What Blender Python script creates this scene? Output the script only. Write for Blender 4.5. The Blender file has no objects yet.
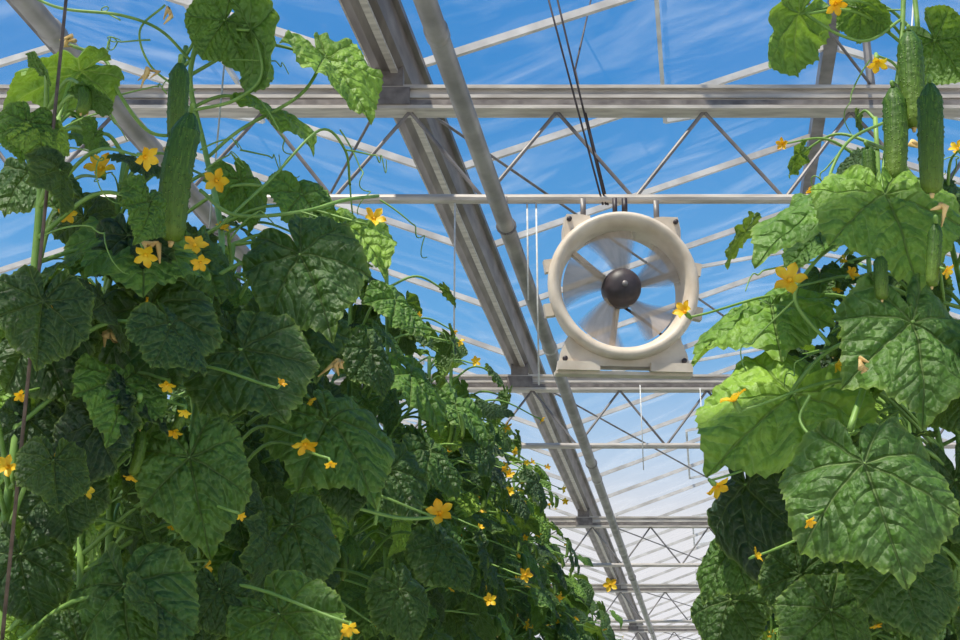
import bpy, math, numpy as np
from mathutils import Vector, Matrix
rng=np.random.default_rng(7)
TH=math.radians(19.8); F=1333.33; CZ=1.6
S,C=math.sin(TH),math.cos(TH)
def at(u,v,D):
    a=(u-480)/F; b=(320-v)/F
    d=np.array([a, C-b*S, S+b*C]); t=D/d[1]
    return np.array([d[0]*t,D,CZ+d[2]*t])
def nrm(a):
    a=np.array(a,float); return a/(np.linalg.norm(a)+1e-9)
# ------------------------------------------------------------ materials
def newmat(name):
    m=bpy.data.materials.new(name); m.use_nodes=True
    nt=m.node_tree; nt.nodes.clear()
    return m,nt,nt.nodes,nt.links
def ramp(nodes,stops):
    r=nodes.new('ShaderNodeValToRGB'); e=r.color_ramp.elements
    while len(e)<len(stops): e.new(0.5)
    for i,(p,c) in enumerate(stops):
        e[i].position=p; e[i].color=(*c,1) if len(c)==3 else c
    return r
def math_(nodes,links,op,a,b=None,clamp=False):
    n=nodes.new('ShaderNodeMath'); n.operation=op; n.use_clamp=clamp
    for i,x in enumerate((a,b)):
        if x is None: continue
        if isinstance(x,(int,float)): n.inputs[i].default_value=x
        else: links.new(x,n.inputs[i])
    return n.outputs[0]
def mixc(nodes,links,fac,a,b):
    n=nodes.new('ShaderNodeMix'); n.data_type='RGBA'
    for idx,x in ((0,fac),(6,a),(7,b)):
        if isinstance(x,(int,float)): n.inputs[idx].default_value=x
        elif isinstance(x,tuple): n.inputs[idx].default_value=(*x,1)
        else: links.new(x,n.inputs[idx])
    return n.outputs[2]
def simple(name,c1,c2,scale=8,rough=.5,metal=0,bump=0.1,trans=0,spec=.5,stretch=None):
    m,nt,N,Lk=newmat(name)
    o=N.new('ShaderNodeOutputMaterial'); p=N.new('ShaderNodeBsdfPrincipled')
    tc=N.new('ShaderNodeTexCoord'); no=N.new('ShaderNodeTexNoise'); no.inputs['Scale'].default_value=scale; no.inputs['Detail'].default_value=5
    mp=N.new('ShaderNodeMapping'); 
    if stretch: mp.inputs['Scale'].default_value=stretch
    Lk.new(tc.outputs['Object'],mp.inputs[0]); Lk.new(mp.outputs[0],no.inputs['Vector'])
    r=ramp(N,[(.35,c1),(.65,c2)]); Lk.new(no.outputs[0],r.inputs[0]); Lk.new(r.outputs[0],p.inputs['Base Color'])
    p.inputs['Roughness'].default_value=rough; p.inputs['Metallic'].default_value=metal
    p.inputs['Specular IOR Level'].default_value=spec
    if bump:
        b=N.new('ShaderNodeBump'); b.inputs['Strength'].default_value=bump; b.inputs['Distance'].default_value=.01
        Lk.new(no.outputs[0],b.inputs['Height']); Lk.new(b.outputs[0],p.inputs['Normal'])
    sh=p.outputs[0]
    if trans:
        t=N.new('ShaderNodeBsdfTranslucent'); Lk.new(r.outputs[0],t.inputs[0])
        mx=N.new('ShaderNodeMixShader'); mx.inputs[0].default_value=trans
        Lk.new(sh,mx.inputs[1]); Lk.new(t.outputs[0],mx.inputs[2]); sh=mx.outputs[0]
    Lk.new(sh,o.inputs[0]); return m
def leaf_mat():
    m,nt,N,Lk=newmat('cucumber_leaf')
    o=N.new('ShaderNodeOutputMaterial'); p=N.new('ShaderNodeBsdfPrincipled')
    a=N.new('ShaderNodeAttribute'); a.attribute_name='leafco'
    b=N.new('ShaderNodeAttribute'); b.attribute_name='leafxy'
    sa=N.new('ShaderNodeSeparateXYZ'); Lk.new(a.outputs['Vector'],sa.inputs[0])
    sb=N.new('ShaderNodeSeparateXYZ'); Lk.new(b.outputs['Vector'],sb.inputs[0])
    M=lambda op,x,y=None,cl=False: math_(N,Lk,op,x,y,cl)
    s,T,rn=sa.outputs; q=sb.outputs[2]
    pr=M('SUBTRACT',1,M('DIVIDE',T,M('SUBTRACT',.022,M('MULTIPLY',s,.013))),True)
    xy=N.new('ShaderNodeCombineXYZ'); Lk.new(sb.outputs[0],xy.inputs[0]); Lk.new(sb.outputs[1],xy.inputs[1]); Lk.new(M('MULTIPLY',rn,7),xy.inputs[2])
    no2=N.new('ShaderNodeTexNoise'); no2.inputs['Scale'].default_value=5; no2.inputs['Detail'].default_value=2; Lk.new(xy.outputs[0],no2.inputs['Vector'])
    ph=M('ADD',M('MULTIPLY',M('SUBTRACT',s,M('MULTIPLY',T,.75)),6.5),M('MULTIPLY',no2.outputs[0],.9))
    fr=M('FRACT',M('ADD',ph,10)); dd=M('MINIMUM',fr,M('SUBTRACT',1,fr))
    sec=M('SUBTRACT',1,M('DIVIDE',dd,.065),True)
    secw=M('SUBTRACT',1,M('DIVIDE',dd,.35),True)
    vor=N.new('ShaderNodeTexVoronoi'); vor.feature='SMOOTH_F1'; vor.inputs['Scale'].default_value=13; vor.inputs['Smoothness'].default_value=.4
    Lk.new(xy.outputs[0],vor.inputs['Vector'])
    cell=M('SUBTRACT',1,M('MULTIPLY',vor.outputs['Distance'],1.6),True)
    ve=N.new('ShaderNodeTexVoronoi'); ve.feature='DISTANCE_TO_EDGE'; ve.inputs['Scale'].default_value=13; Lk.new(xy.outputs[0],ve.inputs['Vector'])
    ter=M('SUBTRACT',1,M('MULTIPLY',ve.outputs['Distance'],11),True)
    fine=N.new('ShaderNodeTexNoise'); fine.inputs['Scale'].default_value=38; fine.inputs['Detail'].default_value=3; Lk.new(xy.outputs[0],fine.inputs['Vector'])
    no=N.new('ShaderNodeTexNoise'); no.inputs['Scale'].default_value=4; no.inputs['Detail'].default_value=4; Lk.new(xy.outputs[0],no.inputs['Vector'])
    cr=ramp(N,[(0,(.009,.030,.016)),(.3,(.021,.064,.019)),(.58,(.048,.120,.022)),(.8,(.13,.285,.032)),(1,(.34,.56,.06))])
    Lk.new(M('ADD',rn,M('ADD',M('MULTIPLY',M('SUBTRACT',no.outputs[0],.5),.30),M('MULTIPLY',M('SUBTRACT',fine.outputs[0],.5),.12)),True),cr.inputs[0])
    vein=M('MAXIMUM',M('MULTIPLY',pr,.9),M('MULTIPLY',sec,.45))
    vein=M('MAXIMUM',vein,M('MULTIPLY',ter,.15))
    lighter=mixc(N,Lk,.55,cr.outputs[0],(.42,.54,.24))
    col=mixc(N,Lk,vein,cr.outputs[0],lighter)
    edge=M('MULTIPLY',M('POWER',q,26),.6,True)
    col=mixc(N,Lk,edge,col,(.28,.40,.06))
    g=N.new('ShaderNodeNewGeometry')
    back=mixc(N,Lk,.4,col,(.16,.28,.07))
    col2=mixc(N,Lk,g.outputs['Backfacing'],col,back)
    Lk.new(col2,p.inputs['Base Color'])
    p.inputs['Roughness'].default_value=.52; p.inputs['Specular IOR Level'].default_value=.5
    h=M('SUBTRACT',M('ADD',M('MULTIPLY',cell,1.1),M('MULTIPLY',fine.outputs[0],.4)),M('ADD',M('MULTIPLY',secw,1.1),M('MULTIPLY',pr,1.2)))
    bp=N.new('ShaderNodeBump'); bp.inputs['Strength'].default_value=.9; bp.inputs['Distance'].default_value=.005
    Lk.new(h,bp.inputs['Height']); Lk.new(bp.outputs[0],p.inputs['Normal'])
    t=N.new('ShaderNodeBsdfTranslucent'); tcol=mixc(N,Lk,.5,col,(.42,.64,.03)); Lk.new(tcol,t.inputs[0])
    mx=N.new('ShaderNodeMixShader'); mx.inputs[0].default_value=.27
    Lk.new(p.outputs[0],mx.inputs[1]); Lk.new(t.outputs[0],mx.inputs[2]); Lk.new(mx.outputs[0],o.inputs[0])
    return m
LEAF=leaf_mat()
STEM=simple('vine_stem',(.17,.32,.06),(.28,.46,.10),30,.5,0,.2,.1)
PETAL=simple('flower_petal',(1,.50,.008),(1,.70,.03),40,.5,0,.1,.3)
WITHER=simple('withered_flower',(.60,.38,.12),(.85,.6,.25),60,.8)
def cuke_mat():
    m,nt,N,Lk=newmat('cucumber_skin')
    o=N.new('ShaderNodeOutputMaterial'); p=N.new('ShaderNodeBsdfPrincipled')
    b=N.new('ShaderNodeAttribute'); b.attribute_name='leafxy'
    mp=N.new('ShaderNodeMapping'); mp.inputs['Scale'].default_value=(1,1,.12)
    n1=N.new('ShaderNodeTexNoise'); n1.inputs['Scale'].default_value=7; Lk.new(b.outputs['Vector'],mp.inputs[0]); Lk.new(mp.outputs[0],n1.inputs['Vector'])
    r=ramp(N,[(.3,(.022,.068,.006)),(.6,(.052,.128,.010)),(.8,(.14,.24,.025))]); Lk.new(n1.outputs[0],r.inputs[0])
    v=N.new('ShaderNodeTexVoronoi'); v.inputs['Scale'].default_value=3.2; Lk.new(b.outputs['Vector'],v.inputs['Vector'])
    sp=math_(N,Lk,'LESS_THAN',v.outputs['Distance'],.13)
    a=N.new('ShaderNodeAttribute'); a.attribute_name='leafco'; sa=N.new('ShaderNodeSeparateXYZ'); Lk.new(a.outputs['Vector'],sa.inputs[0])
    base=mixc(N,Lk,math_(N,Lk,'MULTIPLY',sa.outputs[0],.5),r.outputs[0],(.22,.31,.035))
    col=mixc(N,Lk,math_(N,Lk,'MULTIPLY',sp,.6),base,(.36,.46,.12)); Lk.new(col,p.inputs['Base Color'])
    bp=N.new('ShaderNodeBump'); bp.inputs['Strength'].default_value=.8; bp.inputs['Distance'].default_value=.002
    Lk.new(math_(N,Lk,'SUBTRACT',1,math_(N,Lk,'MULTIPLY',v.outputs['Distance'],3),True),bp.inputs['Height']); Lk.new(bp.outputs[0],p.inputs['Normal'])
    p.inputs['Roughness'].default_value=.5; p.inputs['Specular IOR Level'].default_value=.35; Lk.new(p.outputs[0],o.inputs[0]); return m
CUKE=cuke_mat()
STEEL=simple('painted_steel',(.37,.33,.29),(.57,.52,.46),6,.45,.1,.05,stretch=(1,6,6))
STEELD=simple('galvanised_steel_dark',(.13,.12,.12),(.24,.22,.21),9,.5,.3,.1)
GUT=simple('gutter_steel',(.13,.11,.10),(.24,.21,.19),3,.5,.3,.05,stretch=(6,1,6))
ALU=simple('aluminium_bar',(.46,.43,.40),(.68,.64,.60),7,.4,.1,.05)
PIPE=simple('pipe_paint',(.23,.22,.21),(.36,.34,.32),7,.4,.25,.05)
FANW=simple('fan_housing_plastic',(.60,.50,.39),(.74,.64,.52),12,.5,0,.1)
DARK=simple('motor_dark_plastic',(.025,.018,.022),(.06,.045,.05),20,.5)
STRING=simple('brown_string',(.10,.07,.05),(.2,.14,.1),50,.8)
STRW=simple('white_string',(.55,.55,.52),(.7,.7,.68),50,.8)
SOIL=simple('ground_cover',(.42,.42,.40),(.6,.6,.57),5,.9)
def blade_mat():
    m,nt,N,Lk=newmat('fan_blade_plastic')
    o=N.new('ShaderNodeOutputMaterial'); p=N.new('ShaderNodeBsdfPrincipled'); t=N.new('ShaderNodeBsdfTransparent')
    no=N.new('ShaderNodeTexNoise'); no.inputs['Scale'].default_value=6
    r=ramp(N,[(.3,(.36,.29,.22)),(.7,(.50,.41,.33))]); Lk.new(no.outputs[0],r.inputs[0]); Lk.new(r.outputs[0],p.inputs['Base Color'])
    a=N.new('ShaderNodeAttribute'); a.attribute_name='leafco'
    mx=N.new('ShaderNodeMixShader'); sx=N.new('ShaderNodeSeparateXYZ'); Lk.new(a.outputs['Vector'],sx.inputs[0])
    Lk.new(sx.outputs[0],mx.inputs[0]); Lk.new(t.outputs[0],mx.inputs[1]); Lk.new(p.outputs[0],mx.inputs[2]); Lk.new(mx.outputs[0],o.inputs[0]); return m
BLADE=blade_mat()
def glass_mat(lo,hi,name):
    m,nt,N,Lk=newmat(name)
    o=N.new('ShaderNodeOutputMaterial'); t=N.new('ShaderNodeBsdfTransparent'); t.inputs[0].default_value=(.95,.98,1,1)
    d=N.new('ShaderNodeBsdfTranslucent'); d.inputs[0].default_value=(.9,.95,1,1)
    d2=N.new('ShaderNodeBsdfDiffuse'); d2.inputs[0].default_value=(.85,.88,.92,1)
    md=N.new('ShaderNodeMixShader'); Lk.new(d.outputs[0],md.inputs[1]); Lk.new(d2.outputs[0],md.inputs[2])
    tc=N.new('ShaderNodeTexCoord'); mp=N.new('ShaderNodeMapping'); mp.inputs['Scale'].default_value=(.8,2.0,1); mp.inputs['Rotation'].default_value=(0,0,.6)
    no=N.new('ShaderNodeTexNoise'); no.inputs['Scale'].default_value=1.1; no.inputs['Detail'].default_value=6; no.inputs['Distortion'].default_value=1.6; no.inputs['Roughness'].default_value=.55
    Lk.new(tc.outputs['Object'],mp.inputs[0]); Lk.new(mp.outputs[0],no.inputs['Vector'])
    r=ramp(N,[(.48,(lo,)*3),(.62,((lo+hi)*.35,)*3),(.76,(hi,)*3)]); Lk.new(no.outputs[0],r.inputs[0])
    mx=N.new('ShaderNodeMixShader'); Lk.new(r.outputs[0],mx.inputs[0]); Lk.new(t.outputs[0],mx.inputs[1]); Lk.new(md.outputs[0],mx.inputs[2])
    g=N.new('ShaderNodeBsdfGlossy'); g.inputs['Roughness'].default_value=.05
    m2=N.new('ShaderNodeMixShader'); m2.inputs[0].default_value=.015; Lk.new(mx.outputs[0],m2.inputs[1]); Lk.new(g.outputs[0],m2.inputs[2])
    Lk.new(m2.outputs[0],o.inputs[0]); return m
GLASS=glass_mat(.015,.30,'greenhouse_glass')
# ------------------------------------------------------------ mesh builder
class B:
    def __init__(s): s.v=[];s.f=[];s.m=[];s.co=[];s.xy=[];s.n=0;s.mats=[]
    def add(s,V,Fq,mat,co=None,xy=None):
        V=np.asarray(V,float); Fq=np.asarray(Fq,int)
        if mat not in s.mats: s.mats.append(mat)
        s.v.append(V); s.f.append(Fq+s.n); s.m.append(np.full(len(Fq),s.mats.index(mat)))
        s.co.append(np.zeros((len(V),3)) if co is None else co); s.xy.append(np.zeros((len(V),3)) if xy is None else xy)
        s.n+=len(V)
    def build(s,name,smooth=True,parent=None):
        me=bpy.data.meshes.new(name)
        V=np.concatenate(s.v).astype(np.float32); Fq=np.concatenate(s.f); m=np.concatenate(s.m)
        me.vertices.add(len(V)); me.vertices.foreach_set('co',V.ravel())
        me.loops.add(Fq.size); me.loops.foreach_set('vertex_index',Fq.ravel().astype(np.int32))
        me.polygons.add(len(Fq)); me.polygons.foreach_set('loop_start',np.arange(0,Fq.size,4,dtype=np.int32))
        me.polygons.foreach_set('material_index',m.astype(np.int32))
        me.polygons.foreach_set('use_smooth',np.full(len(Fq),smooth))
        for mt in s.mats: me.materials.append(mt)
        for nm,arr in (('leafco',s.co),('leafxy',s.xy)):
            a=me.attributes.new(nm,'FLOAT_VECTOR','POINT'); a.data.foreach_set('vector',np.concatenate(arr).astype(np.float32).ravel())
        me.update(calc_edges=True)
        ob=bpy.data.objects.new(name,me); bpy.context.collection.objects.link(ob)
        if parent: ob.parent=parent
        return ob
def tube(b,pts,rad,mat,n=6,co=None):
    P=np.array(pts,float); k=len(P)
    R=np.full(k,rad) if np.isscalar(rad) else np.array(rad)
    T=np.gradient(P,axis=0); T/=np.linalg.norm(T,axis=1)[:,None]+1e-12
    up=np.array([0,0,1.]) if abs(T[0][2])<.9 else np.array([1.,0,0])
    V=[];a=np.arange(n)*2*math.pi/n
    x=np.cross(T[0],up); x=nrm(x)
    for i in range(k):
        x=nrm(x-T[i]*np.dot(x,T[i])); y=np.cross(T[i],x)
        V.append(P[i]+R[i]*(np.cos(a)[:,None]*x+np.sin(a)[:,None]*y))
    V=np.concatenate(V+[P[:1],P[-1:]])
    f=[]
    for i in range(k-1):
        for j in range(n):
            j2=(j+1)%n; f.append((i*n+j,i*n+j2,(i+1)*n+j2,(i+1)*n+j))
    c0=k*n;c1=c0+1
    for j in range(0,n-1,2):
        f.append((c0,(j+2)%n,(j+1)%n,j)); o=(k-1)*n; f.append((c1,o+j,o+(j+1)%n,o+(j+2)%n))
    b.add(V,f,mat)
def spline(pts,n=14):
    P=np.array(pts,float)
    if len(P)==2: return P
    Q=np.vstack([2*P[0]-P[1],P,2*P[-1]-P[-2]]); out=[]
    for i in range(len(P)-1):
        p0,p1,p2,p3=Q[i:i+4]
        for t in np.linspace(0,1,n,endpoint=False):
            out.append(.5*((2*p1)+(-p0+p2)*t+(2*p0-5*p1+4*p2-p3)*t*t+(-p0+3*p1-3*p2+p3)*t**3))
    out.append(P[-1]); return np.array(out)
def prof(b,p0,p1,poly,mat,up=(0,0,1)):
    p0=np.array(p0,float);p1=np.array(p1,float); d=nrm(p1-p0); x=nrm(np.cross(d,up)); y=np.cross(x,d)
    n=len(poly); V=[p0+a*x+c*y for a,c in poly]+[p1+a*x+c*y for a,c in poly]
    f=[(j,(j+1)%n,n+(j+1)%n,n+j) for j in range(n)]
    if n==4: f+=[(3,2,1,0),(4,5,6,7)]
    b.add(V,f,mat)
def bar(b,p0,p1,w,h,mat,up=(0,0,1)):
    prof(b,p0,p1,[(-w/2,-h/2),(w/2,-h/2),(w/2,h/2),(-w/2,h/2)],mat,up)
# ------------------------------------------------------------ greenhouse
K=.1637
def along(x5,h,D): return np.array([x5+K*(D-5),D,CZ+h])
Y0,Y1=-3.0,44.0
SP=4.1; GX=-.385; GH=2.95; RH=GH+SP/2*math.tan(math.radians(22))
gut_x=[GX+SP*k for k in (-2,-1,0,1,2)]
trD=[.9,5.0,9.07,14.1,18.8,23.5,28.2,33,38,43]
XL,XR=gut_x[0],gut_x[-1]
for i,D in enumerate(trD):
    b=B(); s=K*(D-5); x0,x1=XL+s,XR+s; zt=CZ+2.785; zb=CZ+2.33
    bar(b,(x0,D,zt),(x1,D,zt),.05,.110,STEEL)
    for dz,w in ((.048,.085),(.006,.07),(-.048,.085)):
        bar(b,(x0,D,zt+dz),(x1,D,zt+dz),w,.016,STEEL)
    bar(b,(x0,D-.03,zt-.024),(x1,D-.03,zt-.024),.012,.022,GUT)
    tube(b,[(x0,D,zb),(x1,D,zb)],.020,STEEL,10)
    p=.31; xx=XL+s+.23
    n=int((x1-xx)/p)
    for j in range(n):
        a=(xx+j*p,D,zb if j%2 else zt-.05); c=(xx+(j+1)*p,D,zt-.05 if j%2 else zb)
        tube(b,[a,c],.0085,STEELD,8)
    for gx in gut_x:
        bar(b,(gx+s,D,zt+.05),(gx+s,D,zt+.16),.12,.09,GUT,up=(0,1,0))
        bar(b,(gx+s-.09,D-.045,zt),(gx+s+.09,D-.045,zt),.012,.08,GUT)
    for gx in gut_x[:-1]:
        tube(b,[(gx+s+SP/2,D,zt),(gx+s+SP/2,D,CZ+RH)],.018,STEELD,8)
    for gx in (gut_x[0],gut_x[-1]):
        bar(b,(gx+s,D,0),(gx+s,D,zt),.1,.1,STEEL,up=(0,1,0))
    b.build('roof_truss',False)
for gx in gut_x:
    b=B()
    pr=[(-.10,.10),(-.085,.10),(-.06,.0),(-.02,-.03),(.02,-.03),(.06,0),(.085,.10),(.10,.10),(.07,-.02),(.025,-.045),(-.025,-.045),(-.07,-.02)]
    prof(b,along(gx,GH,Y0),along(gx,GH,Y1),pr,GUT)
    bar(b,along(gx-.105,GH+.09,Y0),along(gx-.105,GH+.09,Y1),.03,.03,STEEL)
    bar(b,along(gx+.105,GH+.09,Y0),along(gx+.105,GH+.09,Y1),.03,.03,GUT)
    bar(b,along(gx+.03,GH-.048,Y0),along(gx+.03,GH-.048,Y1),.03,.014,STEEL)
    b.build('roof_gutter',False)
b=B(); bars=B()
for gi,gx in enumerate(gut_x[:-1]):
    for sg in (-1,1):
        g=gx if sg<0 else gx+SP; r=gx+SP/2; 
        gg=g+(.1 if sg<0 else -.1)
        V=[along(gg,GH+.15,Y0),along(r,RH+.04,Y0),along(r,RH+.04,Y1),along(gg,GH+.15,Y1)]
        if sg>0: V=V[::-1]
        b.add(V,[(0,1,2,3)],GLASS)
        D=Y0
        while D<Y1:
            bar(bars,along(gg,GH+.11,D),along(r,RH,D),.024,.035,ALU); D+=1.02
    bar(bars,along(r,RH,Y0),along(r,RH,Y1),.07,.08,STEELD)
b.build('ceiling',False)
bars.build('glazing_bars',False)
b=B()
for gx in (GX,GX-SP):
    r=gx+SP/2
    for D in np.arange(4.6,40,4.5):
        for sg in (-1,1):
            a0=along(r,RH+.05,D);a1=along(r,RH+.05,D+2.2); w=.9*sg
            c0=along(r+w,RH-.12,D);c1=along(r+w,RH-.12,D+2.2)
            b.add([a0,c0,c1,a1],[(0,1,2,3)],GLASS)
            for e in ((a0,c0),(c0,c1),(c1,a1)): bar(b,e[0],e[1],.022,.025,ALU)
b.build('roof_vent',False)
b=B()
for i in range(len(trD)-1):
    for sg in (-1,1):
        tube(b,[along(GX,2.86,trD[i]),along(GX+sg*SP/2,2.86,trD[i+1])],.007,STEELD,6)
b.build('wind_brace_rods')
for x5,h in ((.11,2.2),(-1.06,2.2)):
    b=B(); tube(b,[along(x5,h,Y0+.3),along(x5,h,Y1-.5)],.034,PIPE,20)
    for D in trD:
        a=along(x5,h,D-.02)
        ring=[a+np.array([.037*math.sin(t),0,.037*math.cos(t)]) for t in np.linspace(-3.1,3.1,14)]
        tube(b,ring,.006,STEELD,6); tube(b,[a+[0,0,.035],a+[0,0,.13]],.006,STEELD,6)
    for D in np.arange(3.5,40,3):
        tube(b,[along(x5,h,D),along(x5,h,D+.05)],.038,PIPE,20)
    b.build('irrigation_pipe')
b=B()
for (u0,v0,D0,u1,v1,D1) in ((538,-40,4.6,603,205,5.0),(600,-40,6.5,575,70,5.0),(575,70,5.0,608,205,5.0),(548,-40,4.6,606,205,5.0)):
    tube(b,[at(u0,v0,D0),at(u1,v1,D1)],.0045,DARK,6)
b.build('power_cable')
b=B()
for u0,v0,u1,v1,D in ((455,200,449,345,5.0),(527,195,522,300,5.0),(536,195,540,385,5.0),(700,388,690,470,9),(640,385,660,470,9)):
    p=at(u0,v0,D); q=at(u1,v1,D); q[0]=p[0]; tube(b,[p,q],.004,STRW,6)
b.build('hanging_wire')
b=B()
b.add([(-14,-5,0),(20,-5,0),(20,46,0),(-14,46,0)],[(0,1,2,3)],SOIL); b.build('floor',False)
for nm,a,c in (('wall_left',along(XL,0,Y0),along(XL,0,Y1)),('wall_right',along(XR,0,Y0),along(XR,0,Y1)),('wall_front',along(XL,0,Y0),along(XR,0,Y0)),('wall_back',along(XL,0,Y1),along(XR,0,Y1))):
    b=B(); a=a.copy();c=c.copy();a[2]=c[2]=0; H=np.array([0,0,CZ+GH])
    b.add([a,c,c+H,a+H],[(0,1,2,3)],GLASS)
    n=int(np.linalg.norm(c-a)/2)
    for i in range(n+1):
        p=a+(c-a)*i/n; bar(b,p,p+H,.05,.05,ALU,up=(0,1,0))
    for z in (.5,2.2,CZ+GH-.03): bar(b,a+[0,0,z],c+[0,0,z],.05,.05,ALU)
    b.build(nm,False)
# ------------------------------------------------------------ fan
def fan():
    e=bpy.data.objects.new('circulation_fan',None); bpy.context.collection.objects.link(e)
    c=at(621,289,4.98); e.location=c; e.rotation_euler=(math.radians(7),0,math.radians(4))
    b=B(); pr=[(.240,.09),(.242,.0),(.248,-.05),(.260,-.085),(.281,-.10),(.296,-.09),(.303,-.06),(.298,-.04),(.283,-.03),(.275,0),(.272,.09),(.240,.09)]
    n=72; V=[];f=[]
    for i in range(n):
        t=2*math.pi*i/n
        for r,y in pr: V.append((r*math.cos(t),y,r*math.sin(t)))
    m=len(pr)
    for i in range(n):
        for j in range(m-1): f.append((i*m+j,i*m+j+1,((i+1)%n)*m+j+1,((i+1)%n)*m+j))
    b.add(V,f,FANW); b.build('shroud_ring',True,e)
    b=B()
    def plate(a0,a1,outer,y0,y1,r=.265):
        k=len(outer); A=np.linspace(a0,a1,k); ins=[(r*math.cos(t),r*math.sin(t)) for t in A]
        V=[(x,y0,z) for x,z in ins]+[(x,y0,z) for x,z in outer]+[(x,y1,z) for x,z in ins]+[(x,y1,z) for x,z in outer]
        f=[]
        for i in range(k-1):
            f+=[(i,i+1,k+i+1,k+i),(2*k+i,3*k+i,3*k+i+1,2*k+i+1),(k+i,k+i+1,3*k+i+1,3*k+i),(i,2*k+i,2*k+i+1,i+1)]
        f+=[(0,k,3*k,2*k),(k-1,3*k-1,4*k-1,2*k-1)]
        b.add(V,f,FANW)
    rad=math.radians
    plate(rad(222),rad(318),[(-.225,-.215),(-.250,-.275),(-.262,-.345),(-.14,-.345),(-.11,-.325),(0,-.325),(.11,-.325),(.14,-.345),(.262,-.345),(.250,-.275),(.225,-.215)],-.055,.03)
    plate(rad(118),rad(152),[(-.13,.285),(-.16,.29),(-.225,.29),(-.235,.24),(-.235,.17)],-.055,.03)
    plate(rad(62),rad(28),[(.13,.285),(.16,.29),(.225,.29),(.235,.24),(.235,.17)],-.055,.03)
    for x0,x1 in ((-.265,-.10),(.10,.265)):
        bar(b,(x0,-.065,-.33),(x1,-.065,-.33),.03,.035,FANW)
    bar(b,(-.27,-.02,-.352),(.27,-.02,-.352),.07,.014,FANW)
    for x in (-.285,.285):
        for z in (-.08,.1): bar(b,(x,-.04,z-.05),(x*1.03,-.04,z+.0),.04,.05,FANW)
    b.build('mounting_plates',False,e)
    b=B()
    for x,z in ((-.215,.268),(.215,.268),(-.235,-.30),(.235,-.30),(-.12,-.33),(.12,-.33)):
        tube(b,[(x,-.07,z),(x,-.05,z)],.010,DARK,12)
    b.build('bolt_holes',True,e)
    b=B()
    pr=[(-.09,.001),(-.088,.03),(-.075,.058),(-.05,.073),(-.02,.078),(.02,.078),(.03,.06),(.10,.055),(.12,.03)]
    tube(b,[(0,y,0) for y,_ in pr],[r for _,r in pr],DARK,32)
    tube(b,[(0,-.094,0),(0,-.088,0)],.012,STEELD,12); b.build('motor',True,e)
    b=B()
    for a in (20,140,262,):
        t=rad(a); bar(b,(.05*math.cos(t),.05,.05*math.sin(t)),(.25*math.cos(t),.05,.25*math.sin(t)),.02,.035,FANW,up=(0,1,0))
    b.build('motor_struts',False,e)
    b=B()
    for kk in range(5):
        a0=rad(72*kk+18); na,nr=15,8; V=[];co=[];f=[]
        for i in range(na):
            w=i/(na-1)
            for j in range(nr):
                r=.06+.176*j/(nr-1); half=rad(22+7*j/nr); t=a0+(w-.5)*2*half+ .25*(j/nr)
                V.append((r*math.cos(t),(w-.5)*.05-.01,r*math.sin(t))); al=min(1,1.3*max(0,math.sin(math.pi*w))**.6)*.85; co.append((al,0,0))
        for i in range(na-1):
            for j in range(nr-1): f.append((i*nr+j,(i+1)*nr+j,(i+1)*nr+j+1,i*nr+j+1))
        b.add(V,f,BLADE,co=np.array(co))
    b.build('blades',True,e)
    b=B()
    for x in (-.15,.15): bar(b,(x,0,.27),(x,0,.375),.022,.006,STEELD,up=(0,1,0))
    tube(b,[(-.02,0,.29),(-.02,0,.38)],.010,DARK,8); tube(b,[(.02,0,.30),(.02,0,.38)],.012,DARK,8)
    tube(b,spline([(.0,.05,-.05),(.10,.04,-.12),(.17,.03,-.18),(.2,.02,-.2)]),.006,DARK,6)
    b.build('hanger_straps',True,e)
fan()
# ------------------------------------------------------------ leaves
oa=[0,6,16,28,40,50,56,64,78,88,98,106,114,128,140,150,160,168,174,180]
orr=[1.02,.93,.86,.82,.80,.81,.81,.77,.71,.69,.69,.70,.68,.63,.60,.59,.54,.43,.24,.06]
PRI=np.array([0,55,-55,107,-107,150,-150],float)
TPL={}
for res,(na,nr) in {2:(144,14),1:(72,8),0:(24,4)}.items():
    deg=np.arange(na)*360/na-180; R=np.interp(np.abs(deg),oa,orr)
    if res>0:
        tooth=np.array([0,1,.35])[np.arange(na)%3] if res==2 else np.array([0,1])[np.arange(na)%2]
        R=R*(1+.030*tooth)
    q=(np.arange(nr+1)/nr)**.9
    r=q[:,None]*R[None,:]; ph=np.radians(deg)[None,:]
    X=(r*np.sin(ph)).ravel(); Y=(r*np.cos(ph)).ravel()
    dif=np.abs((deg[:,None]-PRI[None,:]+180)%360-180).min(1); al=np.radians(dif)
    s=(r*np.cos(al)[None,:]).ravel(); T=(r*np.sin(al)[None,:]).ravel()
    Q=np.repeat(q,na); PH=np.tile(np.radians(deg),nr+1)
    i=np.arange(nr)[:,None]; j=np.arange(na)[None,:]; j2=(j+1)%na
    f=np.stack([i*na+j+0*j2,i*na+j2+0*i,(i+1)*na+j2,(i+1)*na+j],-1).reshape(-1,4)
    TPL[res]=(X,Y,s,T,Q,PH,f)
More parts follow.
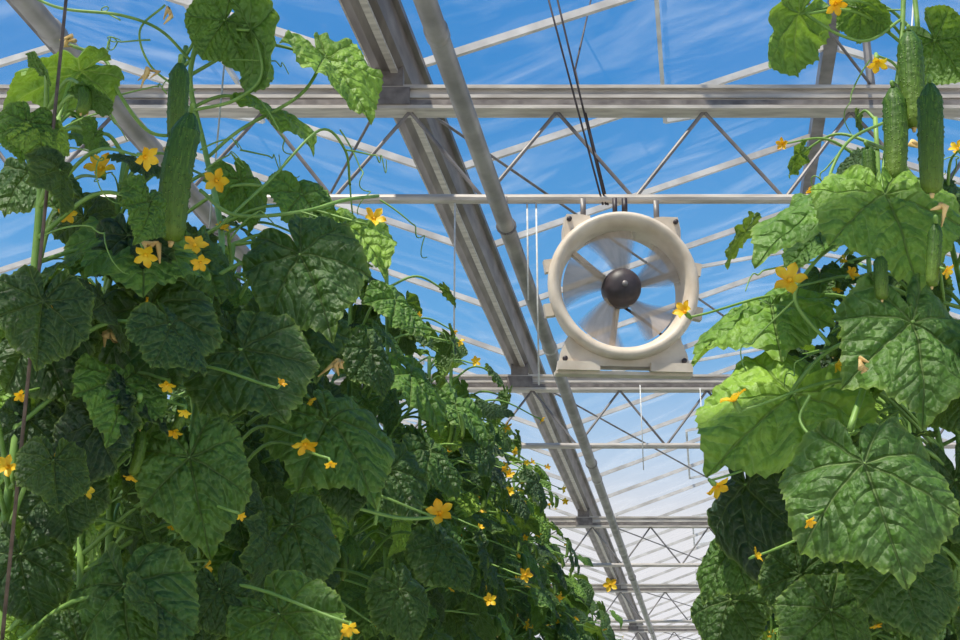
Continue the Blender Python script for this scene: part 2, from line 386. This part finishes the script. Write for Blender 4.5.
def leaf(b,P,tip,N,L,res=2,rn=.4):
    X,Y,s,T,Q,PH,f=TPL[res]
    fold=rng.uniform(-.05,.3); dy=rng.uniform(.1,.5); dx=rng.uniform(.15,.8)
    asp=rng.uniform(.86,1.04)
    bul=np.abs(np.sin(math.pi*(s-.75*T)*6.5))**.8*np.minimum(T/.08,1)
    Z=.032*bul+.035*(1-np.exp(-(T/.05)**2))+.02*np.sin(X*17+rn*40)*np.sin(Y*15+rn*90)
    Z=Z+fold*np.abs(X)*.6-dx*X*X-dy*np.where(Y>0,Y*Y,.35*Y*Y)
    Z=Z+rng.uniform(.03,.08)*Q**3*np.sin(rng.integers(4,8)*PH+rng.uniform(0,6))+rng.uniform(-.15,.15)*X*Y
    Z=Z+.025*Q**2*np.sin(13*PH+rng.uniform(0,6))
    sk=rng.uniform(-.15,.15)
    y=nrm(tip); z=np.array(N,float); z=nrm(z-y*np.dot(z,y)); x=np.cross(y,z)
    V=P+L*((X*asp+sk*Y*Y)[:,None]*x+Y[:,None]*y+Z[:,None]*z)
    k=len(X)
    b.add(V,f,LEAF,co=np.stack([s,T,np.full(k,rn)],1),xy=np.stack([X+rn*3,Y,Q],1))
def flower(b,P,N,r):
    N=nrm(N); up=np.array([.3,.2,1.]); x=nrm(np.cross(N,up)); y=np.cross(N,x); c0=rng.uniform(.1,1.5); ro=rng.uniform(0,1.2)
    for k in range(5):
        a=ro+2*math.pi*k/5+rng.uniform(-.15,.15); d=math.cos(a)*x+math.sin(a)*y; t=np.cross(N,d); V=[]
        cup=c0+rng.uniform(-.2,.3); cl=1/math.sqrt(1+.35*max(cup,0)**2)
        for i,(rr,w) in enumerate(((.08,.12),(.35,.28),(.65,.34),(.88,.2),(1.05,.01))):
            for w2 in (-1,-.5,0,.5,1):
                V.append(P+r*cl*(d*rr+t*w*w2+N*(cup*rr*(1.2-rr*.7)+.14*abs(w2)*rr+rng.uniform(-.05,.05))))
        f=[(i*5+j,i*5+j+1,(i+1)*5+j+1,(i+1)*5+j) for i in range(4) for j in range(4)]
        b.add(V,f,PETAL)
    tube(b,[P-N*r*.8,P-N*r*.3,P+N*r*.05],[r*.12,r*.2,r*.16],STEM,8)
    tube(b,[P,P+N*r*.2,P+N*r*.32],[r*.13,r*.15,r*.05],PETAL,8)
def cuke(b,p0,p1,r,bend=.01,wither=True):
    p0=np.array(p0);p1=np.array(p1); k=56;n=30; d=p1-p0; Ln=np.linalg.norm(d); d=d/Ln
    x=nrm(np.cross(d,[0,1,.1])); y=np.cross(d,x)
    V=[];xy=[];co=[]
    for i in range(k):
        t=i/(k-1); rad=r*((t/.16)**.55*.98 if t<.16 else 1)*(1 if t<.9 else math.sqrt(max(0,1-((t-.9)/.1)**2))*.999+.001)
        rad*=(.78+.22*math.sin(math.pi*min(1,t*.75+.18))) if t>0 else .2
        c=p0+d*Ln*t+x*bend*math.sin(math.pi*t)
        for j in range(n):
            a=2*math.pi*j/n; rr=rad*(1+.035*math.cos(9*a)+(.10 if rng.random()<.09 else 0)+rng.uniform(-.008,.012))
            V.append(c+rr*(math.cos(a)*x+math.sin(a)*y)); xy.append((math.cos(a)*1.2,math.sin(a)*1.2,t*Ln/r*1.2)); co.append((t*t,0,0))
    f=[(i*n+j,i*n+(j+1)%n,(i+1)*n+(j+1)%n,(i+1)*n+j) for i in range(k-1) for j in range(n)]
    b.add(V,f,CUKE,xy=np.array(xy),co=np.array(co))
    if wither:
        tube(b,[p1,p1+d*r*.35],[r*.22,r*.12],WITHER,8)
def tendril(b,P,d,L,turns=2.5,r0=.0014):
    d=nrm(d); x=nrm(np.cross(d,[0.1,.3,1])); y=np.cross(d,x); pts=[]
    cr=rng.uniform(.008,.02); bw=rng.uniform(-.25,.25)
    for t in np.linspace(0,1,44):
        r=cr*max(0,t-.45)*2; a=t*turns*2*math.pi
        pts.append(P+d*L*(t if t<.5 else .5+(t-.5)*.4)+r*(math.cos(a)*x+math.sin(a)*y)+np.array([0,0,-.36*L*t*t])+x*bw*L*math.sin(t*3))
    tube(b,pts,[r0*(1-.5*t) for t in np.linspace(0,1,44)],STEM,6)
class Plant:
    def __init__(s,x,y,top,side,res): 
        s.x,s.y,s.top,s.side,s.res=x,y,top,side,res; s.lb=B(); s.sb=B(); s.fb=B()
        k=12; z=np.linspace(0.02,top,k)
        w=np.stack([x+rng.normal(0,.008,k),y+rng.normal(0,.008,k),z],1); s.st=spline(w,5)
        tube(s.sb,s.st,np.linspace(.008,.0045,len(s.st)),STEM,8 if res else 4)
    def sp(s,z):
        return np.array([np.interp(z,s.st[:,2],s.st[:,0]),np.interp(z,s.st[:,2],s.st[:,1]),z])
    def petiole(s,P0,J,endr=.002):
        mid=(P0+J)/2+np.array([0,0,.25*np.linalg.norm(J-P0)]); 
        pts=spline([P0,mid*.6+P0*.2+J*.2+np.array([0,0,.01]),J],7 if s.res else 3)
        tube(s.sb,pts,np.linspace(.0034,endr,len(pts)),STEM,6 if s.res else 4)
    def fill(s,zmin,step,size=(.085,.13),bias=.8,ztop=None):
        z=zmin; az=rng.uniform(0,6.28); ztop=ztop or s.top
        c=nrm([s.side,-.55,0])
        while z<ztop:
            az+=2.4+rng.normal(0,.4); d=np.array([math.cos(az),math.sin(az),0])
            if np.dot(d,c)<-.1 and rng.random()<bias: d=-d
            frac=(s.top-z); young=max(0,1-frac/.25)
            pl=rng.uniform(.05,.23)*(1-.5*young); P0=s.sp(z)
            J=P0+d*pl+np.array([rng.normal(0,.02),rng.normal(0,.02),pl*rng.uniform(.0,.5)])
            dr=math.radians(rng.uniform(30,82)-20*young)
            tip=d*math.cos(dr)+np.array([0,0,-math.sin(dr)])+rng.normal(0,.25,3)
            N=d*math.sin(dr)+np.array([0,0,math.cos(dr)])+.35*c+rng.normal(0,.25,3)
            L=rng.uniform(*size)*(1-.45*young)
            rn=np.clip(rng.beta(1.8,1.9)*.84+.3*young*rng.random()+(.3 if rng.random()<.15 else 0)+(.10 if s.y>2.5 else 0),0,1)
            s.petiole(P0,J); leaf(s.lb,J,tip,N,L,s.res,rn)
            if rng.random()<(.32 if s.y<2.6 else .36):
                p=P0+d*rng.uniform(.06,.15)+rng.normal(0,.03,3)+c*.07
                if rng.random()<.65:
                    flower(s.fb,p,c+rng.normal(0,.6,3)+[0,0,.1],rng.uniform(.009,.017)); s.petiole(P0,p,.0015)
                elif s.res:
                    q=p+np.array([rng.normal(0,.008),rng.normal(0,.008),-rng.uniform(.03,.07)]); cuke(s.fb,p,q,.004+.004*rng.random(),.004); s.petiole(P0,p,.0015)
                    if rng.random()<.6: flower(s.fb,q,[0,0,-1]+rng.normal(0,.2,3),.010)
            if s.res==2 and rng.random()<.3: tendril(s.sb,P0,d+rng.normal(0,.5,3)+[0,0,.3],rng.uniform(.1,.2))
            z+=step*rng.uniform(.7,1.3)
    def done(s):
        e=bpy.data.objects.new('cucumber_plant',None); e.location=(s.x,s.y,0); bpy.context.collection.objects.link(e)
        for b,n in ((s.sb,'stems'),(s.lb,'leaves'),(s.fb,'flowers_and_fruit')):
            if b.n:
                o=b.build(n,True,e); o.matrix_parent_inverse=Matrix.Translation((-s.x,-s.y,0))
plants=[]
def row(x2,side,Ds,tops,res,step,size,zmin):
    out=[]
    for i,D in enumerate(Ds):
        p=Plant(x2+K*(D-2)+rng.normal(0,.03),D,CZ+tops(D),side,res(D)); p.fill(CZ+zmin(D),step,size); plants.append(p); out.append(p)
    return out
def topL(D): return (.76 if D<1.9 else .88 if D<2.5 else 1.06)+rng.uniform(-.08,.08)
resf=lambda D: 2 if D<2.6 else (1 if D<5.5 else 0)
zm=lambda D: -.1 if D<5 else -.5
left=row(-.46,1,list(np.arange(1.5,2.6,.15)),topL,resf,.034,(.055,.086),zm)
left+=row(-.34,1,list(np.arange(2.6,5.2,.16)),topL,resf,.036,(.058,.092),zm)
right=row(.74,-1,list(np.arange(1.9,5.0,.17)),lambda D:.9+rng.uniform(-.1,.15),resf,.037,(.056,.092),zm)
row(-.34,1,list(np.arange(5.2,30,.33)),lambda D:1.02+rng.uniform(-.12,.1),resf,.055,(.08,.115),zm)
row(.76,-1,list(np.arange(5.0,30,.33)),lambda D:.95+rng.uniform(-.12,.1),resf,.055,(.08,.115),zm)
row(-.95,1,list(np.arange(2.3,8,.26)),lambda D:(.95 if D<3 else 1.2)+rng.uniform(-.1,.1),lambda D:1 if D<3.6 else 0,.045,(.08,.12),lambda D:.05)
row(-1.6,1,list(np.arange(3.0,20,.4)),lambda D:1.1+rng.uniform(-.1,.1),lambda D:0,.06,(.10,.13),lambda D:-.1)
row(1.9,-1,list(np.arange(2.0,20,.4)),lambda D:.95+rng.uniform(-.1,.1),lambda D:0,.06,(.09,.13),lambda D:-.3)
row(1.25,-1,list(np.arange(2.6,7,.3)),lambda D:.9+rng.uniform(-.1,.1),lambda D:1 if D<3.6 else 0,.05,(.08,.12),lambda D:.05)
def tall(u,v,D,side): 
    p=at(u,v,D); q=Plant(p[0],D,p[2],side,2); plants.append(q); return q
TL=tall(188,45,2.02,1); TL2=tall(62,120,1.8,1); TR=tall(905,-60,2.05,-1); TR2=tall(868,120,2.2,-1)
TR2.fill(CZ+.2,.06,(.06,.085)); TL.fill(CZ+.1,.08,(.06,.085),ztop=TL.top-.42); TL2.fill(CZ+.2,.08,(.055,.075),ztop=TL2.top-.2)
def hero(pl,u,v,tu,tv,D,dD=0.0,rn=.4,face=(0,-.75,.55),sc=.80):
    J=at(u,v,D); tp=at(tu,tv,D+dD); tip=tp-J
    leaf(pl.lb,J,tip,np.array(face,float)+rng.normal(0,.08,3),np.linalg.norm(tip)*sc,2,rn)
    z=min(J[2]-.03,pl.top-.01); P0=pl.sp(z); pl.petiole(P0,J,.0025)
def near(P,lst): return min(lst,key=lambda p:(p.x-P[0])**2+(p.y-P[1]-.15)**2)
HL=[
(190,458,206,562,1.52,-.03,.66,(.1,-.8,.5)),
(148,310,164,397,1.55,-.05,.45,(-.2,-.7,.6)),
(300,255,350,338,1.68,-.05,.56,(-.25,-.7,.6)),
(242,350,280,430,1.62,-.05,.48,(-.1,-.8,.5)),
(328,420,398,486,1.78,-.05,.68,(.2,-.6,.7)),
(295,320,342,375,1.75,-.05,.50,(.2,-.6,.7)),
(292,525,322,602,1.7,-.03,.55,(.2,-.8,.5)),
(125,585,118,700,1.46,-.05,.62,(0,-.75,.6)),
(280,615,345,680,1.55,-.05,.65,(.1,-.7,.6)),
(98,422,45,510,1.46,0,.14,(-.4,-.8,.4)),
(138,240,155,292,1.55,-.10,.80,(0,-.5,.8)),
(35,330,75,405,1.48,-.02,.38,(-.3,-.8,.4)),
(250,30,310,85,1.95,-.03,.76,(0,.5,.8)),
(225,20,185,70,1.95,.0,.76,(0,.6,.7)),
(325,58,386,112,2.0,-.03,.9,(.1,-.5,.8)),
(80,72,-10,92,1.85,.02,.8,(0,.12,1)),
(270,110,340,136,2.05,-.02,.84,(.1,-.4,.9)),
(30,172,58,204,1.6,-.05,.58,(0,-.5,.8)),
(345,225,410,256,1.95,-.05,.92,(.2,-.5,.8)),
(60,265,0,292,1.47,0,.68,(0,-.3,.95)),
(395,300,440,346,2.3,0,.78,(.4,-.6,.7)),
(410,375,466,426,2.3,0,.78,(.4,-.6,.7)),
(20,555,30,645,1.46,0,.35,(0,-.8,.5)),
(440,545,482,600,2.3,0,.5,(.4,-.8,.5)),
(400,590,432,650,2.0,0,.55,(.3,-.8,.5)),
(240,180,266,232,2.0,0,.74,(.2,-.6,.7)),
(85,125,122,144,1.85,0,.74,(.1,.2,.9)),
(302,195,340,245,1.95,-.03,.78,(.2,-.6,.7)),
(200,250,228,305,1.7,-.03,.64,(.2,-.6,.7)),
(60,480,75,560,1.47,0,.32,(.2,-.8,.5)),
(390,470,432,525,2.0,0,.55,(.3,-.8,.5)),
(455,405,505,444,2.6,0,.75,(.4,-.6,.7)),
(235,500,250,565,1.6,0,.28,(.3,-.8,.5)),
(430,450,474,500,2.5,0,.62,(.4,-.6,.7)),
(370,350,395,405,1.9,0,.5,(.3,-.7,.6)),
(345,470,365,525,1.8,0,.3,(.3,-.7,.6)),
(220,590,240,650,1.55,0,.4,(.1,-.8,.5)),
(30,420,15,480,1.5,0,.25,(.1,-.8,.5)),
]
for h in HL:
    u,v,tu,tv,D,dD,rn,fc=h; P=at(u,v,D)
    pl=TL if v<200 and u>120 else (TL2 if v<200 else near(P,left+[TL,TL2])); hero(pl,u,v,tu,tv,D,dD,rn,fc)
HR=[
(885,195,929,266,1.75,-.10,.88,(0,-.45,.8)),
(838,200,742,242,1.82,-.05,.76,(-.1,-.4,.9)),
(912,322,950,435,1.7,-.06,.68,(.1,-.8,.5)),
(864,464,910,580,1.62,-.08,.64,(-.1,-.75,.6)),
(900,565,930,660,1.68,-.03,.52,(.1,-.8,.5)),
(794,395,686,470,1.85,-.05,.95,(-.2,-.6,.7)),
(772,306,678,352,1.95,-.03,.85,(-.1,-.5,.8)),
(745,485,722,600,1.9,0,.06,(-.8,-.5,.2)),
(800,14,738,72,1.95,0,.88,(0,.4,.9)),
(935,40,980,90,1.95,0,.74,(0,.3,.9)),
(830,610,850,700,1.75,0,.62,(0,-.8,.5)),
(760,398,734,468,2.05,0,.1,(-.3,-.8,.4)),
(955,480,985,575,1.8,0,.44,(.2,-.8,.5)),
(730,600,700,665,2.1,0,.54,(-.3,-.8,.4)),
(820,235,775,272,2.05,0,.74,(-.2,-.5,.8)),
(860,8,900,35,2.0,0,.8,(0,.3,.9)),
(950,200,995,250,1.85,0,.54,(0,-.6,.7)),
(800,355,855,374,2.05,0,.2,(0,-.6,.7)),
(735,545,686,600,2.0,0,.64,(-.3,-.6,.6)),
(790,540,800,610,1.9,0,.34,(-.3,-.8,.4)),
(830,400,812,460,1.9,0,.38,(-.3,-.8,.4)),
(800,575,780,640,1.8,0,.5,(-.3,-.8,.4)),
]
for h in HR:
    u,v,tu,tv,D,dD,rn,fc=h; P=at(u,v,D)
    pl=TR if v<300 else near(P,right+[TR,TR2]); hero(pl,u,v,tu,tv,D,dD,rn,fc,.82)
def fruit(pl,u0,v0,u1,v1,D,wpx,bend=.0):
    p0=at(u0,v0,D); p1=at(u1,v1,D); r=wpx/2*np.linalg.norm(p1-p0)/math.hypot(u1-u0,v1-v0)
    cuke(pl.fb,p0,p1,r,bend)
    z=min(p0[2]+.03,pl.top-.005); P0=pl.sp(z); mid=(p0+P0)/2+np.array([0,0,.03])
    tube(pl.sb,spline([P0,mid,p0+[0,0,.006],p0-[0,0,.003]],6),.003,STEM,8)
fruit(TL,180,62,176,142,1.6,18)
fruit(TL,191,112,171,242,1.5,28,-.006)
fruit(TR,909,30,914,128,1.80,22)
fruit(TR,930,82,932,194,1.66,22)
fruit(TR,893,86,894,184,1.80,21,.004)
fruit(TR,868,146,870,188,1.8,12)
fruit(TR,936,222,932,287,1.66,13)
fruit(TR,862,285,863,330,1.75,10)
fruit(TR,880,255,882,300,1.7,13)
fruit(near(at(120,350,1.7),left),139,400,140,430,1.45,7)
for u,v,D,r,n in ((102,170,1.6,18,(.1,-1,.2)),(373,220,1.9,14,(.4,-1,.2)),(195,246,1.47,13,(.2,-1,.4)),(440,514,1.9,14,(0,-1,.3)),(790,281,1.75,18,(-.3,-1,.2)),(686,313,1.9,13,(-.7,-1,.3)),(735,402,1.72,15,(-.5,-.3,1)),(877,60,1.85,14,(-.1,-.4,-1)),(835,3,1.9,14,(0,-.7,-1)),(65,212,1.55,13,(.6,-.6,-.6)),(716,486,1.8,13,(.6,-.5,-.8)),(8,467,1.43,12,(0,-1,0)),(85,490,1.43,10,(.9,-.6,.3)),(305,443,1.65,13,(.2,-.5,-1)),(168,384,1.46,9,(0,-.6,-1)),(610,585,4.0,7,(0,-1,0)),(755,556,1.75,8,(.8,-.5,.3)),(350,628,1.5,9,(0,-.6,-.8)),(945,270,1.65,9,(.5,-.5,-.6)),(525,575,2.9,7,(.5,-1,0)),(280,385,1.55,7,(.6,-.6,.5)),(510,492,3.2,6,(0,-1,0)),(200,262,1.5,10,(.4,-.6,-.8)),(850,275,1.75,9,(.4,-1,.2)),(835,365,1.75,8,(.6,-.6,-.4)),(185,410,1.45,8,(0,-.5,-1)),(490,600,2.6,7,(0,-1,0)),(808,520,1.6,8,(.3,-.6,-.8)),(240,515,1.5,6,(.5,-.6,-.6)),(20,395,1.43,7,(.4,-.6,-.8)),(475,362,2.8,6,(.4,-1,0)),(330,462,1.6,7,(.3,-.5,-1)),(60,455,1.42,7,(0,-.6,-1))):
    P=at(u,v,D); pl=(TL if 130<u<300 else TL2) if (v<230 and u<480) else (TR if v<300 and u>480 else near(P,(left if u<650 else right)))
    if u==373: pl=TL
    flower(pl.fb,P,n,r*D/F*1.1)
    z=min(P[2]-.02,pl.top-.01); P0=pl.sp(z); 
    if np.linalg.norm(P0-P)<.5: pl.petiole(P0,P-nrm(n)*r*D/F*.7,.0018)
for u,v,D in ((88,100,1.8),(68,38,1.85),(940,203,1.66),(170,147,1.6),(912,140,1.75),(170,10,1.9),(148,70,1.9),(160,208,1.5),(155,243,1.5),(340,360,1.7),(110,330,1.5),(860,360,1.65)):
    P=at(u,v,D); pl=TR if u>480 else TL
    for k in range(4):
        tube(pl.fb,[P,P+rng.normal(0,.005,3)+[0,0,-.006],P+rng.normal(0,.008,3)+[0,0,-.013]],[.002,.004,.001],WITHER,6)
def arc(pl,pts,r=.003):
    tube(pl.sb,spline([at(*p) for p in pts],8),r,STEM,8)
arc(TL,[(192,440,1.65),(200,380,1.67),(210,300,1.7),(222,240,1.8),(205,150,2.0),(190,80,2.0),(200,20,2.0),(185,-30,2.0)],.0045)
arc(TL,[(188,135,2.0),(150,132,1.95),(120,95,1.9),(105,60,1.9),(70,45,1.9)])
arc(TL,[(195,110,2.0),(235,100,1.98),(262,75,1.96),(255,30,1.95)])
arc(TL,[(200,190,1.8),(235,215,1.8),(300,212,1.83),(345,200,1.9),(378,196,2.0)])
arc(TL,[(215,230,1.8),(270,180,1.85),(320,130,1.9),(345,150,1.95),(350,185,2.0)],.0022)
arc(TL,[(205,160,2.0),(240,130,2.0),(300,95,2.0),(325,57,2.0)])
arc(TL,[(190,60,2.0),(160,30,1.95),(120,15,1.9),(60,8,1.9),(20,-10,1.9)],.0026)
arc(TL,[(180,90,2.0),(150,65,1.97),(140,30,1.95),(165,5,1.95)],.002)
arc(TL,[(208,280,1.7),(250,260,1.7),(300,254,1.69)])
arc(TL,[(210,300,1.67),(170,285,1.6),(150,308,1.56)])
arc(TL,[(375,525,1.9),(380,480,1.9),(372,450,2.0)],.003)
arc(TL,[(345,505,1.85),(400,518,1.87),(440,517,1.9)],.0025)
arc(TR,[(905,-40,2.0),(900,60,2.0),(885,160,1.95),(880,260,1.85),(870,360,1.75),(850,430,1.7)],.0045)
arc(TR,[(885,170,1.95),(850,230,1.85),(815,262,1.8),(795,300,1.8),(830,345,1.8)],.0028)
arc(TR,[(880,330,1.8),(830,350,1.8),(800,380,1.82),(787,400,1.85)])
arc(TR,[(860,430,1.72),(820,440,1.72),(800,420,1.75),(810,395,1.75)],.0022)
arc(TR,[(900,20,2.0),(870,40,1.97),(840,35,1.95),(805,14,1.95)],.0026)
arc(TR,[(890,120,1.95),(850,140,1.9),(830,175,1.87),(835,195,1.83)],.0026)
for p0,d in (((150,40,1.9),(-1,0,.3)),((230,60,1.95),(1,0,.4)),((340,130,2.0),(.5,0,-1)),((120,20,1.9),(-.5,0,1)),((300,212,1.83),(1,0,-.5)),((240,150,2),(1,0,.2)),((830,350,1.8),(-1,0,-.3)),((850,140,1.9),(-1,0,-.6)),((380,200,2.0),(1,0,-.6)),((90,110,1.85),(-1,0,-.5)),((195,90,1.95),(-1,0,.8)),((200,150,1.95),(1,0,.6)),((205,170,1.9),(1,0,1)),((120,95,1.9),(1,0,.8)),((105,60,1.9),(.3,0,1)),((60,130,1.8),(1,0,.6)),((60,150,1.8),(-1,0,.5)),((345,150,1.95),(1,0,.1)),((350,185,2.0),(.4,0,-1)),((260,100,1.98),(.6,0,-1)),((230,240,1.7),(.8,0,.7)),((400,330,2.2),(1,0,-.2)),((860,230,1.85),(-1,0,.3)),((870,60,1.97),(-.6,0,-1)),((815,262,1.8),(-1,0,.2)),((905,10,2),(-1,0,.8)),((795,300,1.8),(-1,0,-.5))):
    tendril(TL.sb if p0[0]<480 else TR.sb,at(*p0),d,rng.uniform(.09,.16),rng.uniform(2,4),.0016)
def strg(pl,u0,v0,u1,v1,D,r,mat):
    tube(pl.sb,[at(u0,v0,D),at(u1,v1,D)],r,mat,8)  # support string, no stem: joined into the plant's stems mesh
strg(TL2,72,-60,2,640,1.42,.0022,STRING)
strg(TL,232,-20,200,330,2.05,.0016,STRW)
strg(TR,915,-20,893,300,2.1,.0015,STRW)
for p in plants: p.done()
# ------------------------------------------------------------ world + sun
w=bpy.data.worlds.new('sky'); bpy.context.scene.world=w; w.use_nodes=True
N=w.node_tree.nodes; Lk=w.node_tree.links; N.clear()
o=N.new('ShaderNodeOutputWorld'); bg=N.new('ShaderNodeBackground'); tc=N.new('ShaderNodeTexCoord')
sx=N.new('ShaderNodeSeparateXYZ'); Lk.new(tc.outputs['Generated'],sx.inputs[0])
r=ramp(N,[(0,(.86,.82,.82)),(.19,(.80,.78,.80)),(.25,(.46,.62,.82)),(.32,(.14,.41,.76)),(.5,(.052,.27,.65)),(1,(.03,.18,.52))]); Lk.new(sx.outputs[2],r.inputs[0])
zz=math_(N,Lk,'ADD',math_(N,Lk,'MAXIMUM',sx.outputs[2],0),.12)
cx=N.new('ShaderNodeCombineXYZ'); Lk.new(math_(N,Lk,'DIVIDE',sx.outputs[0],zz),cx.inputs[0]); Lk.new(math_(N,Lk,'DIVIDE',sx.outputs[1],zz),cx.inputs[1])
no=N.new('ShaderNodeTexNoise'); no.inputs['Scale'].default_value=1.3; no.inputs['Detail'].default_value=4; no.inputs['Distortion'].default_value=.3; Lk.new(cx.outputs[0],no.inputs['Vector'])
low=math_(N,Lk,'MULTIPLY',math_(N,Lk,'SUBTRACT',.27,sx.outputs[2]),3.2); low=math_(N,Lk,'MAXIMUM',low,0)
cl=ramp(N,[(.60,(0,0,0)),(.90,(1,1,1))]); Lk.new(math_(N,Lk,'ADD',no.outputs[0],low),cl.inputs[0])
col=mixc(N,Lk,math_(N,Lk,'MULTIPLY',cl.outputs[0],.7),r.outputs[0],(.88,.84,.85))
Lk.new(col,bg.inputs[0]); bg.inputs[1].default_value=1.0; Lk.new(bg.outputs[0],o.inputs[0])
sd=bpy.data.lights.new('sun','SUN'); sd.energy=6.0; sd.angle=math.radians(1.2); sd.color=(1,.92,.78)
so=bpy.data.objects.new('sun',sd); bpy.context.collection.objects.link(so)
so.rotation_euler=Vector((-.25,-.34,.85)).to_track_quat('Z','Y').to_euler(); so.location=(-3,-5,9)
cam=bpy.data.cameras.new('camera'); cam.lens=50; cam.sensor_width=36; cam.clip_start=.05; cam.clip_end=300
co=bpy.data.objects.new('camera',cam); bpy.context.collection.objects.link(co)
co.location=(0,0,CZ); co.rotation_euler=(math.radians(90)+TH,0,0); bpy.context.scene.camera=co
sc=bpy.context.scene; sc.view_settings.view_transform='Standard'; sc.view_settings.look='None'; sc.view_settings.exposure=0
print('plants',len(plants))
